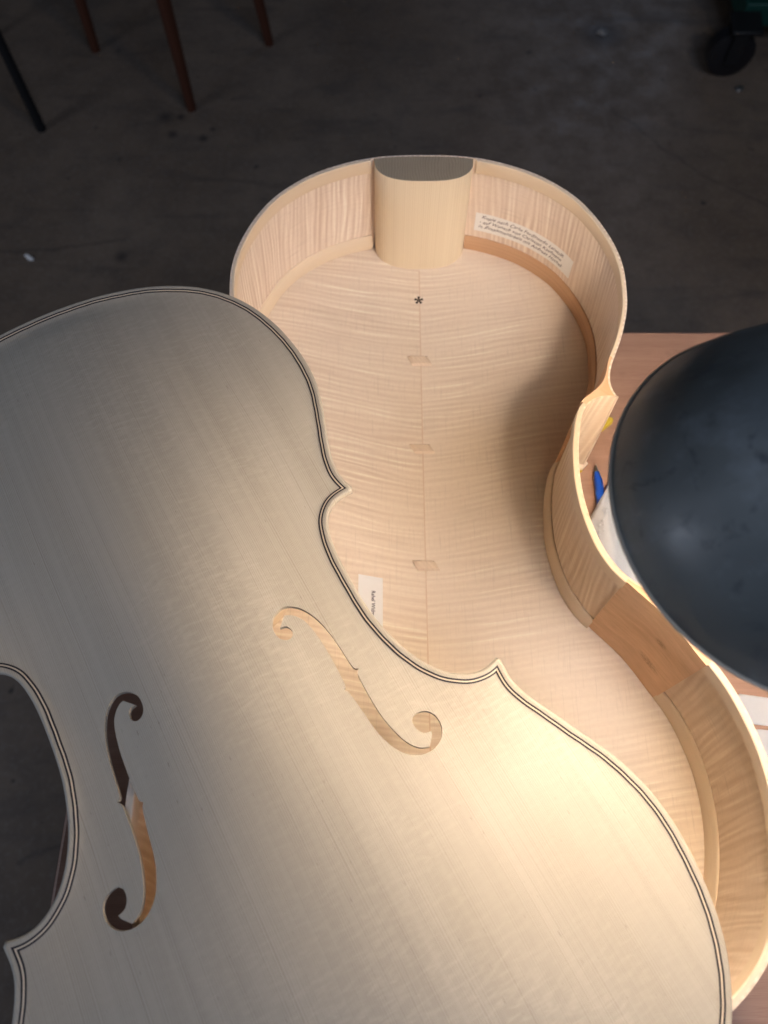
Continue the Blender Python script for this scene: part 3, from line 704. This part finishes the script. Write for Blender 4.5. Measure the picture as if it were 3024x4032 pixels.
# ------------------------------------------------------------------ small things on the table
def sheet(name, corners, z, mat, label, cat, thick=.0003, curl=0.0, n=14, over=None):
    c = [np.array(p) for p in corners]; V, F = [], []
    for j in range(n + 1):
        for i in range(n + 1):
            a, b = i / n, j / n; p = (c[0] * (1 - a) + c[1] * a) * (1 - b) + (c[3] * (1 - a) + c[2] * a) * b
            h = curl * (math.sin(7 * p[0] / .1 + 3 * b) * math.sin(5 * p[1] / .1 + 2 * a) + 1) * .5
            if over: h += over[1] * math.exp(-((p[0] - over[0]) / .011) ** 2) * min(1, .75 + 2.5 * b)
            V.append((p[0], p[1], z + h))
    w = n + 1; F = [(j * w + i, j * w + i + 1, (j + 1) * w + i + 1, (j + 1) * w + i) for j in range(n) for i in range(n)]
    ce = np.mean(c, axis=0); e = empty  # origin at the sheet's middle
    o = mesh_obj(name, [(x - ce[0], y - ce[1], zz - z) for x, y, zz in V], F, mat); o.location = (ce[0], ce[1], z)
    s = o.modifiers.new('thickness', 'SOLIDIFY'); s.thickness = thick; s.offset = 1
    return props(o, label, cat)
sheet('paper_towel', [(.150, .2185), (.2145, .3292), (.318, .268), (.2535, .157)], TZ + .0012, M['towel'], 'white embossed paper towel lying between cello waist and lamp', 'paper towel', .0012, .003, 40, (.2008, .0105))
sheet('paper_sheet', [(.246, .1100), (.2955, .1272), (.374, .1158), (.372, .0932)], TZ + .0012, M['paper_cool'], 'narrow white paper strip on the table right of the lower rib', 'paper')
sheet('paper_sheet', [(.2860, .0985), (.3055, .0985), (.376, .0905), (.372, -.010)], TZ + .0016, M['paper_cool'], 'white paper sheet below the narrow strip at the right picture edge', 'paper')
pen = empty('pen', (.2008, .3434, TZ)); pr = .0040
tube('barrel', [(0, -.0095, .0042), (0, -.018, .0046), (0, -.05, .0048), (0, -.088, .0048), (0, -.091, .0048)], [.0022, pr, .0046, .0046, .0030], M['blue'], pen)
tube('tip', [(0, 0, .0035), (0, -.003, .0036), (0, -.0094, .0042)], [.0004, .0009, .0021], M['steel'], pen)
props(pen, 'blue ballpoint pen with grey metal tip poking out from under the paper towel', 'pen')
yp = [(.164, .332), (.1875, .3352), (.1880, .3400), (.190, .352), (.202, .372), (.2165, .3835), (.2230, .3890), (.2235, .3930), (.216, .3955), (.198, .392), (.166, .372)]
o = prism('foam_pad', [(x - .19, y - .36) for x, y in yp], .006, 0, M['yellow'], bev=.001); o.location = (.19, .36, TZ + .0005)
props(o, 'yellow foam pad peeking out beneath the cello back at its corner', 'foam pad')

# ------------------------------------------------------------------ background: chair, stool, machine, scraps
ch = empty('chair', (-.565, 2.075, 0)); cc = Vector((-.565, 2.075, 0))
feet = [(-.511, 1.815), (-.806, 2.058), (-.322, 2.086), (-.617, 2.33)]
for k, (fx, fy) in enumerate(feet):
    f = Vector((fx, fy, 0)) - cc; t_ = Vector((f.x * (.93 if k != 2 else .80), f.y * .97, .44))
    tube('leg', [f, f.lerp(t_, .5), t_], [.0125, .016, .018], M['chair'], ch, 20)
a_, b_, c_, d_ = [Vector((f[0], f[1], 0)) - cc for f in feet]
seat = [v * 1.08 for v in (a_, c_, d_, b_)]
prism('seat', [(v.x, v.y) for v in seat], .47, .441, M['chair'], ch, bev=.006)
for u, w in ((b_, d_),):
    for v in (u, w): tube('back_post', [v * .98 + Vector((0, 0, .471)), v * 1.12 + Vector((0, .05, .88))], .014, M['chair'], ch, 14)
    v1, v2 = u * 1.11 + Vector((0, .046, .80)), w * 1.11 + Vector((0, .046, .80)); tube('back_rail', [v1, v1.lerp(v2, .5), v2], .017, M['chair'], ch, 14)
props(ch, 'brown wooden chair of which only three legs show on the floor', 'chair')
st = empty('stool', (-1.10, 1.80, 0)); sc = Vector((-1.10, 1.80, 0))
for fx, fy in ((-.895, 1.737), (-1.30, 1.70), (-1.10, 2.12)):
    f = Vector((fx, fy, 0)) - sc; t_ = Vector((f.x * .96, f.y * .9, .60)); tube('leg', [f, f + Vector((0, 0, .012)), f.lerp(t_, .5), t_], [.0125, .0125, .0115, .0115], M['black_metal'], st)
tube('seat', [(0, .03, .601), (0, .03, .612), (0, .03, .635)], [.20, .21, .19], M['black_metal'], st, 32)
props(st, 'black metal stool with one thin leg showing at left edge', 'stool')
mc = empty('machine_cabinet', (1.16, 2.16, 0))
box('cabinet', -.19, .30, -.10, .40, .13, .95, M['green'], mc, .006)
box('base_rail', -.20, .31, -.11, .41, .07, .1295, M['green'], mc, .004)
for wx, wy in ((-.235, -.195), (.26, -.18), (-.12, .36), (.26, .36)):
    w = tube('wheel', [(wx, wy - .024, .060), (wx, wy - .018, .060), (wx, wy + .018, .060), (wx, wy + .024, .060)], [.046, .060, .060, .046], M['rubber'], mc, 32)
    tube('hub', [(wx, wy - .0275, .060), (wx, wy + .0275, .060)], .020, M['black_metal'], w, 20)
    prism('caster_fork', [(wx - .03, wy - .04), (wx + .05, wy - .04), (wx + .06, wy + .05), (wx - .02, wy + .05)], .134, .1225, M['black_metal'], mc, bev=.004)
    for sx in (-1, 1): box('fork_plate', wx - .018, wx + .018, wy + sx * .033 - .003, wy + sx * .033 + .003, .045, .1223, M['black_metal'], mc)
props(mc, 'dark green workshop cabinet on black rubber wheel at upper right', 'cabinet')
def scrap(name, x, y, sx, sy, h, rot, mat, label, cat):
    n_ = 9; P = [(sx * math.cos(2 * math.pi * k / n_) * random.uniform(.7, 1.1), sy * math.sin(2 * math.pi * k / n_) * random.uniform(.7, 1.1)) for k in range(n_)]
    V = [(p[0], p[1], .0005) for p in P] + [(p[0] * .6, p[1] * .6, h * random.uniform(.7, 1.1)) for p in P] + [(0, 0, h * .8)]
    F = [(i, (i + 1) % n_, n_ + (i + 1) % n_, n_ + i) for i in range(n_)] + [(n_ + i, n_ + (i + 1) % n_, 2 * n_) for i in range(n_)] + [tuple(range(n_))[::-1]]
    o = mesh_obj(name, V, F, mat, angle=60); o.location = (x, y, 0); o.rotation_euler = (0, 0, rot); return props(o, label, cat)
scrap('wood_chip', -.839, 1.2965, .017, .006, .006, -.5, M['paper'], 'small white wood chip on the dark floor at left', 'wood chip')
scrap('wood_chip', .961, 1.897, .016, .012, .006, .4, M['steel'], 'pale grey chip on the floor below the black wheel', 'wood chip')
scrap('floor_stud', .622, 2.138, .021, .019, .010, 0, M['stud'], 'round grey metal stud in a dark floor stain', 'stud')
